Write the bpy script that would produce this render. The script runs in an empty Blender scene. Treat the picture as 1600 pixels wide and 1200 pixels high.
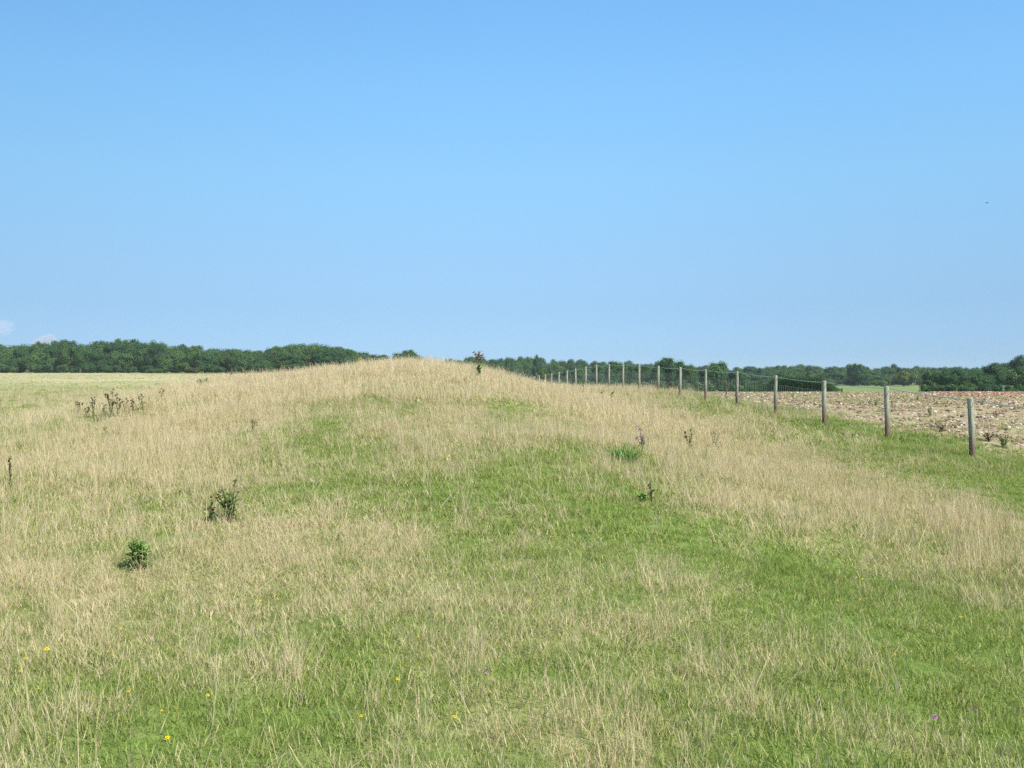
import bpy, math, random
import numpy as np
from mathutils import Vector, Matrix, Euler

R = math.radians
sc = bpy.context.scene
COL = sc.collection
rng = np.random.default_rng(11)
random.seed(5)

# ------------------------------------------------------------------ camera
EYE = 1.65                       # eye height above the ground at the camera's feet
F = 1600.0                       # focal length in photo pixels (36 mm lens)
cam = bpy.data.cameras.new('camera')
cam.lens = 36.0; cam.sensor_width = 36.0
cam.clip_start = 0.1; cam.clip_end = 20000
camo = bpy.data.objects.new('camera', cam); COL.objects.link(camo)
camo.location = (0, 0, EYE); camo.rotation_euler = (R(90), 0, 0)
sc.camera = camo

# ------------------------------------------------------------------ sky, sun, exposure
SUN_EL, SUN_AZ = 47.0, 132.0     # azimuth clockwise from the view direction
EXPO = 0.75
SKY = 0.15
SUN = 4.5
w = bpy.data.worlds.new("World"); sc.world = w; w.use_nodes = True
nt = w.node_tree
bg = nt.nodes["Background"]
sky = nt.nodes.new("ShaderNodeTexSky"); sky.sky_type = 'NISHITA'; sky.sun_disc = False
sky.sun_elevation = R(SUN_EL); sky.sun_rotation = R(SUN_AZ)
sky.air_density = 0.7; sky.dust_density = 0.0; sky.ozone_density = 4.0; sky.altitude = 0
# the camera's response flattens the clear sky's brightness from horizon to zenith
tc = nt.nodes.new("ShaderNodeTexCoord"); sx = nt.nodes.new("ShaderNodeSeparateXYZ")
nt.links.new(tc.outputs['Generated'], sx.inputs[0])
gr = nt.nodes.new("ShaderNodeValToRGB"); gr.color_ramp.interpolation = 'LINEAR'
mr = nt.nodes.new("ShaderNodeMapRange"); mr.inputs['From Min'].default_value = 0.0; mr.inputs['From Max'].default_value = 0.4
nt.links.new(sx.outputs['Z'], mr.inputs['Value']); nt.links.new(mr.outputs[0], gr.inputs[0])
SKY_GAIN = [(0.0, (.059, .077, .110)), (.07, (.0712, .0865, .1125)), (.187, (.104, .115, .123)), (.28, (.137, .147, .141)),
            (.49, (.195, .227, .197)), (.69, (.223, .282, .252)), (.88, (.235, .310, .290))]
e = gr.color_ramp.elements
for i, (p, c) in enumerate(SKY_GAIN):
    el = e[i] if i < 2 else e.new(p)
    el.position = p; el.color = (*c, 1)
mx = nt.nodes.new("ShaderNodeMix"); mx.data_type = 'RGBA'; mx.blend_type = 'MULTIPLY'
mx.inputs[0].default_value = 1.0
nt.links.new(sky.outputs[0], mx.inputs[6]); nt.links.new(gr.outputs[0], mx.inputs[7])
g2 = nt.nodes.new("ShaderNodeVectorMath"); g2.operation = 'SCALE'; g2.inputs['Scale'].default_value = 1 / (SKY * 2 ** EXPO)
nt.links.new(mx.outputs[2], g2.inputs[0]); mh_ = nt.nodes.new("ShaderNodeMapRange"); mh_.interpolation_type = 'SMOOTHSTEP'
mh_.inputs['From Min'].default_value = -.75; mh_.inputs['From Max'].default_value = .15; mh_.inputs['To Min'].default_value = .72; mh_.inputs['To Max'].default_value = 1.0
g3 = nt.nodes.new("ShaderNodeVectorMath"); g3.operation = 'SCALE'
nt.links.new(sx.outputs['X'], mh_.inputs['Value']); nt.links.new(mh_.outputs[0], g3.inputs['Scale'])
nt.links.new(g2.outputs[0], g3.inputs[0]); nt.links.new(g3.outputs[0], bg.inputs[0])
bg.inputs[1].default_value = SKY
sl = bpy.data.lights.new('sun', 'SUN'); sl.energy = SUN; sl.angle = R(0.53); sl.color = (1.0, .955, .87)
so = bpy.data.objects.new('sun', sl); COL.objects.link(so)
sd = Vector((math.sin(R(SUN_AZ)) * math.cos(R(SUN_EL)), math.cos(R(SUN_AZ)) * math.cos(R(SUN_EL)), math.sin(R(SUN_EL))))
so.rotation_euler = sd.to_track_quat('Z', 'Y').to_euler(); so.location = (30, -20, 60)
vs = sc.view_settings
vs.view_transform = 'Standard'; vs.look = 'None'; vs.gamma = 1; vs.exposure = EXPO; vs.use_curve_mapping = False
cy = sc.cycles
cy.max_bounces = 6; cy.diffuse_bounces = 3; cy.transmission_bounces = 4; cy.volume_bounces = 1
cy.transparent_max_bounces = 8; cy.use_denoising = False

# ------------------------------------------------------------------ terrain (a long low barrow running away from the camera)
A_FENCE, B_FENCE = 11.15, 0.108  # the fence line: x = A - B*y


def ip(v, pts):
    a = np.array(pts, float)
    return np.interp(v, a[:, 0], a[:, 1])


def sm(a, b, v):
    t = np.clip((v - a) / (b - a), 0, 1)
    return t * t * (3 - 2 * t)


HC = [(-40, -1.75), (0, -1.64), (4, -1.60), (8, -1.42), (13, -1.10), (20, -.62), (26, -.12), (31, .32), (36, .65),
      (41, .77), (48, .69), (60, .30), (80, -.3), (120, -.5), (3000, -.5)]
HF = [(-40, -2.6), (10, -1.85), (16, -1.6), (20, -1.45), (23.5, -1.22), (27, -1.07), (30.5, -.9), (34, -.72), (37.5, -.61),
      (41, -.48), (44.5, -.38), (48, -.36), (51.5, -.33), (55, -.31), (58.5, -.30), (62, -.33), (65.5, -.38), (69, -.42),
      (76, -.48), (83, -.56), (150, -.9), (3000, -.9)]
HL = [(-40, -2.2), (0, -2.0), (10, -1.85), (20, -1.62), (43, -1.22), (80, -.55), (150, .75), (250, 2.3), (350, 3.75), (400, 4.6), (450, 7.5), (900, 16), (3000, 16)]
HS = [(-40, -2.3), (15, -1.75), (20, -1.62), (30, -1.4), (50, -1.25), (80, -1.16), (115, -1.02), (140, -1.12), (200, -2.1), (260, -2.5), (330, -2.2),
      (500, -.9), (640, -.1), (720, 2.2), (1500, 6), (3000, 6)]


PL = [(0, 1), (.8, .985), (1.7, .945), (2.6, .895), (3.9, .82), (4.8, .765), (5.75, .72), (7.4, .645), (9, .50), (10, .38), (11, .27), (12, .17), (13, .09), (14, .04), (15.5, 0)]


KNOLLS = [(-3.9, 22.2, 1.9, 1.3, .17), (-3.0, 17.2, 1.5, 1.2, .11), (1.0, 16.0, 1.9, 1.0, .14), (0, 23.3, 1.9, 1.1, .11), (2.5, 10.6, 1.5, .9, .06), (-5.5, 12.5, 2.2, 1.4, .08)]


def lump(x, y, s, k):
    return (np.sin(x * 1.3 / s + k) * np.sin(y * 1.1 / s + 2 * k) + .6 * np.sin(x * 2.9 / s - y * 1.7 / s + k) + .4 * np.sin(y * 3.7 / s + 3 * k + x / s))


def H(x, d):
    x = np.asarray(x, float); d = np.asarray(d, float)
    u = x + B_FENCE * d
    hc, hf, hl, hs = ip(d, HC), ip(d, HF), ip(d, HL), ip(d, HS)
    tr = np.clip((u - .5) / 7.5, 0, 1)
    zr = hf + (hc - hf) * .5 * (1 + np.cos(np.pi * tr))
    zr = zr + (hs - zr) * sm(11.6, 17, u)
    tl = .5 - u
    zl = hl + (hc - hl) * ip(tl, PL)
    zn = np.where(u > .5, zr, zl)
    a = x / np.maximum(d, 30)
    zf = hl + (hs - hl) * sm(-.14, .02, a)
    z = zn + (zf - zn) * sm(66, 140, d)
    fade = 1 - sm(60, 120, d)
    z = z + .038 * fade * lump(x, d, 2.2, .7) + .020 * fade * lump(x, d, .7, 1.9) + .014 * (1 - sm(14, 26, d)) * lump(x, d, .22, 3.1)
    for bx, bd, rx, rd, am in KNOLLS:                   # low shoulders and ledges on the barrow's near slope
        z = z + am * np.exp(-((x - bx) / rx) ** 2 - ((d - bd) / rd) ** 2)
    fld = sm(12.3, 13.5, u) * (1 - sm(135, 150, d))
    z = z + .045 * fld * lump(x, d, .6, .3) * (1 - .6 * sm(60, 110, d))
    return z + EYE


def at(px, py, dmax=700):
    """where the photo's pixel meets the ground"""
    t = np.concatenate([np.arange(2.5, 80, .05), np.arange(80, dmax, .5)])
    zx = EYE + (600 - py) / F * t
    hit = np.nonzero(H((px - 800) / F * t, t) >= zx)[0]
    k = hit[0] if len(hit) else len(t) - 1
    return float((px - 800) / F * t[k]), float(t[k])


# how dry the sward is, surveyed on a grid (0 green turf .. 1 straw), read for any ground point
DRY_X = np.arange(0, 1601, 100)
DRY = {
    560: [.6, .6, .65, .8, .95, 1, 1, 1, 1, 1, 1, .9, .8, .8, .8, .8, .8],
    600: [.6, .65, .7, .92, .97, 1, .97, .95, 1, 1, 1, .9, .8, .8, .8, .8, .8],
    620: [.45, .4, .5, .92, .97, .85, .5, .8, .92, .97, .9, .55, .6, .6, .6, .6, .6],
    640: [.3, .35, .72, .97, .92, .40, .45, .78, .45, .97, .97, .55, .4, .45, .5, .5, .5],
    660: [.35, .6, .92, .97, .78, .25, .62, .78, .87, .95, 1, .92, .5, .35, .35, .4, .4],
    680: [.5, .8, .92, .92, .6, .3, .72, .78, .87, .92, .97, .97, .75, .4, .3, .3, .4],
    700: [.7, .78, .92, .87, .72, .65, .65, .7, .6, .55, .92, .97, .97, .7, .35, .25, .3],
    720: [.75, .78, .92, .92, .82, .72, .65, .65, .42, .32, .75, .92, .97, .92, .6, .3, .25],
    750: [.82, .87, .97, .97, .87, .65, .58, .6, .48, .42, .6, .88, .92, .97, .88, .5, .22],
    780: [.87, .82, .75, .87, .6, .5, .48, .45, .42, .42, .5, .88, .97, .97, .97, .82, .4],
    820: [.78, .72, .75, .78, .82, .72, .55, .42, .38, .32, .38, .42, .7, .92, .92, .92, .82],
    850: [.78, .78, .78, .72, .82, .78, .6, .42, .42, .32, .38, .30, .25, .42, .65, .87, .87],
    900: [.82, .78, .72, .72, .72, .72, .65, .55, .55, .38, .38, .32, .2, .3, .42, .6, .66],
    950: [.72, .86, .86, .52, .6, .6, .66, .76, .66, .6, .42, .32, .2, .2, .26, .36, .5],
    1000: [.55, .72, .66, .36, .5, .42, .5, .76, .62, .55, .5, .38, .38, .26, .26, .26, .33],
    1050: [.4, .55, .5, .5, .5, .3, .38, .38, .38, .38, .5, .5, .5, .5, .42, .26, .26],
    1100: [.32, .45, .4, .3, .2, .2, .32, .32, .32, .32, .4, .4, .45, .45, .45, .32, .26],
    1150: [.45, .4, .32, .28, .2, .26, .32, .4, .45, .5, .5, .4, .32, .45, .5, .4, .32],
    1200: [.5, .4, .32, .32, .32, .45, .45, .5, .5, .56, .56, .4, .4, .5, .5, .45, .4],
}
DRY_Y = np.array(sorted(DRY)); DRY_M = np.array([DRY[k] for k in DRY_Y])


def hsh(i, j, k):
    n = np.sin(i * 127.1 + j * 311.7 + k * 74.7) * 43758.5453
    return n - np.floor(n)


def vnoise(x, y, k=0.):
    i, j = np.floor(x), np.floor(y); f, g = x - i, y - j
    f = f * f * (3 - 2 * f); g = g * g * (3 - 2 * g)
    return (hsh(i, j, k) * (1 - f) + hsh(i + 1, j, k) * f) * (1 - g) + (hsh(i, j + 1, k) * (1 - f) + hsh(i + 1, j + 1, k) * f) * g


def dryness(x, d):
    x = np.asarray(x, float); d = np.asarray(d, float)
    dd = np.maximum(d, 3.0)
    px = np.clip(800 + x / dd * F, 0, 1600); py = np.clip(600 - (H(x, d) - EYE) / dd * F, 560, 1200)
    fx = np.clip(px / 100, 0, 15.999); ix = fx.astype(int); fx = fx - ix
    iy = np.clip(np.searchsorted(DRY_Y, py, side='right') - 1, 0, len(DRY_Y) - 2)
    fy = (py - DRY_Y[iy]) / (DRY_Y[iy + 1] - DRY_Y[iy])
    v = (DRY_M[iy, ix] * (1 - fx) + DRY_M[iy, ix + 1] * fx) * (1 - fy) + (DRY_M[iy + 1, ix] * (1 - fx) + DRY_M[iy + 1, ix + 1] * fx) * fy
    n = (vnoise(x / 1.1, d / 1.9, 1) - .5) * .45 + (vnoise(x / .4, d / .4, 2) - .5) * .5 + (vnoise(x / 5, d / 6, 3) - .5) * .2 - .05
    # the distant left field: long pale bands along the contour
    # the mown-looking green strip that runs along the fence
    u = x + B_FENCE * d
    v = v - .05 * sm(6, 9, d) * (1 - sm(17, 26, d))
    v = v * (1 - .36 * sm(6.6, 9.4, u + .8 * (vnoise(x / 2.3, d / 3.1, 17) - .5)) * (1 - sm(38, 52, d)))
    # the crest carries a reddish straw of its own, hardly any green
    v = v + .22 * sm(27, 33, d) * (1 - sm(60, 75, d)) * sm(-9, -5, u) * (1 - sm(5.5, 7.5, u)) * sm(.45, .7, v)
    far = sm(55, 150, d)
    band = .44 + 1.0 * (vnoise(x / 60, d / 16 + x / 90, 5) - .5) + .35 * (vnoise(x / 25, d / 4, 6) - .5)
    v = v + n * (1 - .5 * far)
    return np.clip((.11 + .89 * v) * (1 - far) + far * band, 0, 1)


# ------------------------------------------------------------------ helpers
def tag(o, label=None, cat=None, group=None, kind=None):
    if label: o['label'] = label
    if cat: o['category'] = cat
    if group: o['group'] = group
    if kind: o['kind'] = kind
    return o


def empty(name, loc, rz=0., **k):
    o = bpy.data.objects.new(name, None); COL.objects.link(o)
    o.location = loc; o.rotation_euler = (0, 0, rz); o.empty_display_size = .2
    return tag(o, **k)


def mesh(name, V, Fc, mats, attrs=None, smooth=False):
    me = bpy.data.meshes.new(name)
    V = np.asarray(V, float)
    me.from_pydata(V.tolist(), [], Fc if isinstance(Fc, list) else Fc.tolist())
    for m in (mats if isinstance(mats, (list, tuple)) else [mats]):
        me.materials.append(m)
    for nme, arr in (attrs or {}).items():
        arr = np.asarray(arr, float)
        if arr.ndim == 2:
            a = me.attributes.new(nme, 'FLOAT_COLOR', 'POINT')
            c = np.ones((len(arr), 4)); c[:, :arr.shape[1]] = arr
            a.data.foreach_set('color', c.ravel().astype(np.float32))
        else:
            a = me.attributes.new(nme, 'FLOAT', 'POINT'); a.data.foreach_set('value', arr.astype(np.float32))
    if smooth:
        me.polygons.foreach_set('use_smooth', np.ones(len(me.polygons), bool))
    me.update()
    return me


def link(name, me, parent=None, loc=(0, 0, 0), **k):
    o = bpy.data.objects.new(name, me); COL.objects.link(o)
    o.location = loc
    if parent: o.parent = parent
    return tag(o, **k)


class MB:
    def __init__(s): s.v = []; s.f = []; s.c = []

    def add(s, V, Fc, c=(0, 0, 0)):
        b = len(s.v)
        s.v += [tuple(p) for p in V]; s.f += [tuple(b + i for i in q) for q in Fc]
        cc = list(c) if isinstance(c, list) else [c] * len(V)
        s.c += cc

    def tube(s, pts, rad, n=5, c=(0, 0, 0), cap=True):
        pts = [Vector(p) for p in pts]
        rad = rad if isinstance(rad, (list, tuple)) else [rad] * len(pts)
        V = []; Fc = []
        for i, p in enumerate(pts):
            t = (pts[min(i + 1, len(pts) - 1)] - pts[max(i - 1, 0)]).normalized()
            a = t.cross(Vector((0, 0, 1)) if abs(t.z) < .9 else Vector((1, 0, 0))).normalized(); b = t.cross(a)
            for k in range(n):
                q = 2 * math.pi * k / n
                V.append(p + (a * math.cos(q) + b * math.sin(q)) * rad[i])
        for i in range(len(pts) - 1):
            for k in range(n):
                Fc.append((i * n + k, i * n + (k + 1) % n, (i + 1) * n + (k + 1) % n, (i + 1) * n + k))
        if cap and n > 2:
            Fc.append(tuple(range(n - 1, -1, -1))); Fc.append(tuple((len(pts) - 1) * n + k for k in range(n)))
        s.add(V, Fc, c)

    def leaf(s, base, dirv, length, width, up, droop=.3, c=(0, 0, 0)):
        d = Vector(dirv).normalized(); side = d.cross(Vector(up))
        if side.length < 1e-3: side = Vector((1, 0, 0))
        side.normalize(); nrm = side.cross(d)
        b = Vector(base)
        p1 = b + d * length * .4 + nrm * length * .08; p2 = b + d * length * .75 - nrm * length * droop * .15; p3 = b + d * length - nrm * length * droop * .5
        wv = side * width * .5
        V = [b, p1 - wv, p1 + wv, p2 - wv * .75, p2 + wv * .75, p3]
        s.add(V, [(0, 2, 1), (1, 2, 4, 3), (3, 4, 5)], c)

    def build(s, name, mat, parent=None, smooth=False, loc=(0, 0, 0), **k):
        return link(name, mesh(name, s.v, s.f, mat, {'col': np.array(s.c, float)}, smooth), parent, loc, **k)


# ------------------------------------------------------------------ materials
def newmat(name):
    m = bpy.data.materials.new(name); m.use_nodes = True
    n = m.node_tree; n.nodes.clear()
    out = n.nodes.new('ShaderNodeOutputMaterial')
    return m, n, out


def N(n, t, **k):
    o = n.nodes.new('ShaderNode' + t)
    for a, b in k.items():
        setattr(o, a, b)
    return o


def ramp(n, fac, stops, interp='LINEAR'):
    r = N(n, 'ValToRGB'); r.color_ramp.interpolation = interp
    el = r.color_ramp.elements
    for i, (p, c) in enumerate(stops):
        q = el[i] if i < 2 else el.new(p)
        q.position = p; q.color = (*c, 1) if len(c) == 3 else c
    if fac is not None: n.links.new(fac, r.inputs[0])
    return r.outputs[0]


def mixc(n, fac, a, b, blend='MIX'):
    m = N(n, 'Mix', data_type='RGBA', blend_type=blend)
    for s_, v in ((0, fac), (6, a), (7, b)):
        if hasattr(v, 'is_linked'): n.links.new(v, m.inputs[s_])
        elif s_ == 0: m.inputs[0].default_value = v
        else: m.inputs[s_].default_value = (*v, 1)
    return m.outputs[2]


def math_(n, op, a, b=0., c=None, clamp=False):
    m = N(n, 'Math', operation=op, use_clamp=clamp)
    for i, v in enumerate((a, b) if c is None else (a, b, c)):
        if hasattr(v, 'is_linked'): n.links.new(v, m.inputs[i])
        else: m.inputs[i].default_value = v
    return m.outputs[0]


def noise(n, scale, detail=4., rough=.6, vec=None, dim='3D'):
    t = N(n, 'TexNoise', noise_dimensions=dim)
    t.inputs['Scale'].default_value = scale; t.inputs['Detail'].default_value = detail; t.inputs['Roughness'].default_value = rough
    if vec is not None: n.links.new(vec, t.inputs['Vector'])
    return t.outputs[0]


def attr(n, name, typ='GEOMETRY', out=2):
    a = N(n, 'Attribute', attribute_type=typ, attribute_name=name)
    return a.outputs[{'fac': 2, 'col': 0}.get(out, out)] if isinstance(out, str) else a.outputs[out]


def leafy(n, out, color, trans=.3, tint=(1.0, 1.0, .75)):
    d = N(n, 'BsdfDiffuse'); t = N(n, 'BsdfTranslucent'); m = N(n, 'MixShader')
    n.links.new(color, d.inputs[0])
    n.links.new(mixc(n, 1.0, color, tint, 'MULTIPLY'), t.inputs[0])
    m.inputs[0].default_value = trans
    n.links.new(d.outputs[0], m.inputs[1]); n.links.new(t.outputs[0], m.inputs[2])
    n.links.new(m.outputs[0], out.inputs[0])


STRAW = [(0.0, (.43, .335, .18)), (.25, (.575, .465, .27)), (.5, (.69, .585, .36)), (.78, (.64, .47, .32)), (1.0, (.77, .69, .48))]
GREEN = [(0.0, (.105, .165, .032)), (.35, (.21, .275, .060)), (.7, (.34, .385, .110)), (1.0, (.49, .49, .20))]


def mat_blade(name, bias, spread):
    """one sward material; the instance's 'dry' picks green or straw"""
    m, n, out = newmat(name)
    col = attr(n, 'col', 'GEOMETRY', 'col'); sp = N(n, 'SeparateColor'); n.links.new(col, sp.inputs[0])
    dry = attr(n, 'dry', 'INSTANCER', 'fac'); tint = attr(n, 'tint', 'INSTANCER', 'fac')
    f = math_(n, 'ADD', math_(n, 'MULTIPLY', sp.outputs[0], .6), math_(n, 'MULTIPLY', tint, .4))
    g = ramp(n, f, GREEN); s = ramp(n, f, STRAW)
    k = math_(n, 'ADD', math_(n, 'ADD', dry, bias), math_(n, 'MULTIPLY', math_(n, 'SUBTRACT', sp.outputs[1], .5), spread))
    kk = N(n, 'MapRange', interpolation_type='SMOOTHSTEP'); kk.inputs[1].default_value = .3; kk.inputs[2].default_value = .7
    n.links.new(k, kk.inputs[0])
    leafy(n, out, mixc(n, kk.outputs[0], g, s), .32)
    return m


M_turf = mat_blade('turf_blades', -.28, 1.0)
M_mid = mat_blade('sward_blades', -.08, 1.0)
M_dry = mat_blade('straw_stalks', .55, .5)


def mat_meadow():
    m, n, out = newmat('meadow_ground')
    p = N(n, 'NewGeometry').outputs['Position']
    dry = attr(n, 'dry', 'GEOMETRY', 'fac')
    n1 = noise(n, 9, 5, .7, p); n2 = noise(n, 1.3, 4, .6, p)
    mp = N(n, 'Mapping'); mp.inputs['Scale'].default_value = (.022, .055, .1); n.links.new(p, mp.inputs[0])
    n3 = noise(n, 1.0, 5, .65, mp.outputs[0])
    g = ramp(n, n1, [(.3, (.075, .12, .025)), (.5, (.125, .185, .04)), (.7, (.19, .23, .07))])
    s = ramp(n, n1, [(.3, (.20, .17, .075)), (.5, (.30, .26, .125)), (.7, (.42, .37, .20))])
    k = math_(n, 'ADD', dry, math_(n, 'MULTIPLY', math_(n, 'SUBTRACT', n2, .5), .5))
    kk = N(n, 'MapRange', interpolation_type='SMOOTHSTEP'); kk.inputs[1].default_value = .2; kk.inputs[2].default_value = .85
    n.links.new(k, kk.inputs[0])
    near = mixc(n, math_(n, 'MULTIPLY', kk.outputs[0], .6), g, s)
    far = ramp(n, n3, [(.33, (.19, .225, .09)), (.43, (.30, .295, .145)), (.5, (.43, .39, .23)), (.57, (.31, .30, .15)), (.66, (.44, .39, .235))])
    sp = N(n, 'SeparateXYZ'); n.links.new(p, sp.inputs[0])
    fd = N(n, 'MapRange'); fd.inputs[1].default_value = 60; fd.inputs[2].default_value = 140; n.links.new(sp.outputs[1], fd.inputs[0])
    c = mixc(n, fd.outputs[0], near, far)
    # a strip of greener turf along the foot of the wood
    gs = N(n, 'MapRange', interpolation_type='SMOOTHSTEP'); gs.inputs[1].default_value = 262; gs.inputs[2].default_value = 285; n.links.new(sp.outputs[1], gs.inputs[0])
    gx = N(n, 'MapRange', interpolation_type='SMOOTHSTEP'); gx.inputs[1].default_value = -118; gx.inputs[2].default_value = -95; n.links.new(sp.outputs[0], gx.inputs[0])
    c = mixc(n, math_(n, 'MULTIPLY', gs.outputs[0], gx.outputs[0]), c, (.17, .23, .06))
    d = N(n, 'BsdfDiffuse'); n.links.new(c, d.inputs[0])
    b = N(n, 'Bump'); b.inputs['Strength'].default_value = .5; b.inputs['Distance'].default_value = .05
    n.links.new(n1, b.inputs['Height']); n.links.new(b.outputs[0], d.inputs['Normal'])
    n.links.new(d.outputs[0], out.inputs[0])
    return m


def mat_field():
    m, n, out = newmat('flinty_soil')
    p = N(n, 'NewGeometry').outputs['Position']
    n1 = noise(n, 3.2, 6, .7, p); n2 = noise(n, .35, 4, .6, p); n4 = noise(n, 11, 3, .6, p)
    soil = ramp(n, n1, [(.28, (.13, .085, .052)), (.42, (.26, .185, .12)), (.56, (.38, .28, .185)), (.75, (.50, .40, .28))])
    stub = ramp(n, n4, [(.35, (.21, .22, .09)), (.65, (.42, .38, .21))])
    gk = N(n, 'MapRange', interpolation_type='SMOOTHSTEP'); gk.inputs[1].default_value = .44; gk.inputs[2].default_value = .58; n.links.new(n2, gk.inputs[0])
    c = mixc(n, math_(n, 'MULTIPLY', gk.outputs[0], .75), soil, stub)
    # red clay turned up along the far right headland
    sp = N(n, 'SeparateXYZ'); n.links.new(p, sp.inputs[0])
    ry = N(n, 'MapRange', interpolation_type='SMOOTHSTEP'); ry.inputs[1].default_value = 82; ry.inputs[2].default_value = 108; n.links.new(sp.outputs[1], ry.inputs[0])
    q = math_(n, 'DIVIDE', sp.outputs[0], sp.outputs[1])
    rx = N(n, 'MapRange', interpolation_type='SMOOTHSTEP'); rx.inputs[1].default_value = .385; rx.inputs[2].default_value = .43; n.links.new(q, rx.inputs[0])
    rn = N(n, 'MapRange', interpolation_type='SMOOTHSTEP'); rn.inputs[1].default_value = .25; rn.inputs[2].default_value = .45; n.links.new(noise(n, .16, 3, .6, p), rn.inputs[0])
    red = math_(n, 'MULTIPLY', math_(n, 'MULTIPLY', ry.outputs[0], rx.outputs[0]), rn.outputs[0])
    c = mixc(n, red, c, ramp(n, n1, [(.3, (.24, .115, .065)), (.6, (.39, .21, .13)), (.8, (.48, .31, .21))]))
    d = N(n, 'BsdfDiffuse'); n.links.new(c, d.inputs[0])
    b = N(n, 'Bump'); b.inputs['Strength'].default_value = .8; b.inputs['Distance'].default_value = .12
    n.links.new(n1, b.inputs['Height']); n.links.new(b.outputs[0], d.inputs['Normal'])
    n.links.new(d.outputs[0], out.inputs[0])
    return m


def mat_plain(name, stops, scale, det=4.):
    m, n, out = newmat(name)
    p = N(n, 'NewGeometry').outputs['Position']
    d = N(n, 'BsdfDiffuse'); n.links.new(ramp(n, noise(n, scale, det, .65, p), stops), d.inputs[0])
    n.links.new(d.outputs[0], out.inputs[0])
    return m


def mat_leaf(name, stops, trans=.25, objrand=.5, shift=None):
    """foliage: leaf-to-leaf variation from the mesh, tree-to-tree variation from the object"""
    m, n, out = newmat(name)
    sp = N(n, 'SeparateColor'); n.links.new(attr(n, 'col', 'GEOMETRY', 'col'), sp.inputs[0])
    oi = N(n, 'ObjectInfo').outputs['Random']
    f = math_(n, 'ADD', math_(n, 'MULTIPLY', sp.outputs[0], 1 - objrand), math_(n, 'MULTIPLY', oi, objrand))
    leafy(n, out, ramp(n, f, stops), trans)
    return m


M_meadow = mat_meadow(); M_field = mat_field()
M_green = mat_plain('far_pasture', [(.3, (.13, .175, .055)), (.5, (.17, .215, .08)), (.7, (.22, .255, .11))], .12)
M_crown = mat_leaf('tree_leaves', [(0, (.036, .082, .032)), (.35, (.066, .13, .045)), (.7, (.105, .178, .055)), (1, (.165, .235, .065))])
M_crown_b = mat_leaf('bluish_tree_leaves', [(0, (.030, .070, .034)), (.5, (.058, .115, .050)), (1, (.115, .18, .072))])
M_crown_o = mat_leaf('olive_tree_leaves', [(0, (.048, .092, .034)), (.5, (.088, .15, .046)), (1, (.16, .225, .065))])
M_crown_lt = mat_leaf('pale_tree_leaves', [(0, (.06, .11, .03)), (.5, (.10, .17, .045)), (1, (.15, .21, .06))])
M_crown_yl = mat_leaf('yellowing_tree_leaves', [(0, (.09, .12, .025)), (.5, (.17, .20, .04)), (1, (.24, .26, .06))])
M_crown_br = mat_leaf('browned_leaves', [(0, (.10, .085, .04)), (.5, (.17, .14, .065)), (1, (.22, .20, .10))])
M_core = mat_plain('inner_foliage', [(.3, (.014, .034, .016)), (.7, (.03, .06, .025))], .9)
M_bark = mat_plain('bark', [(.3, (.06, .05, .04)), (.7, (.17, .15, .12))], 6)
M_thistle = mat_leaf('thistle_leaves', [(0, (.08, .14, .04)), (.5, (.16, .25, .08)), (1, (.25, .34, .13))], .45, .3)
M_dock = mat_leaf('brown_dock', [(0, (.11, .085, .045)), (.5, (.21, .165, .09)), (1, (.30, .25, .14))], .4, .3)
M_bright = mat_leaf('bright_weed_leaves', [(0, (.08, .20, .035)), (.5, (.16, .31, .06)), (1, (.27, .43, .11))], .3, .2)
M_fluff = mat_leaf('dry_seed_heads', [(0, (.13, .095, .07)), (.6, (.25, .19, .14)), (1, (.58, .51, .40))], .2, .2)
M_purple = mat_leaf('purple_flower', [(0, (.25, .10, .22)), (1, (.48, .24, .42))], .2, .2)
M_yellow = mat_leaf('yellow_petals', [(0, (.75, .52, .01)), (1, (.85, .68, .02))], .2, .2)
M_stem = mat_leaf('weed_stems', [(0, (.10, .09, .04)), (1, (.22, .20, .09))], .05, .4)
M_maize = mat_leaf('crop_leaves', [(0, (.028, .07, .022)), (.5, (.05, .11, .03)), (1, (.08, .15, .045))], .25, .3)


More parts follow.
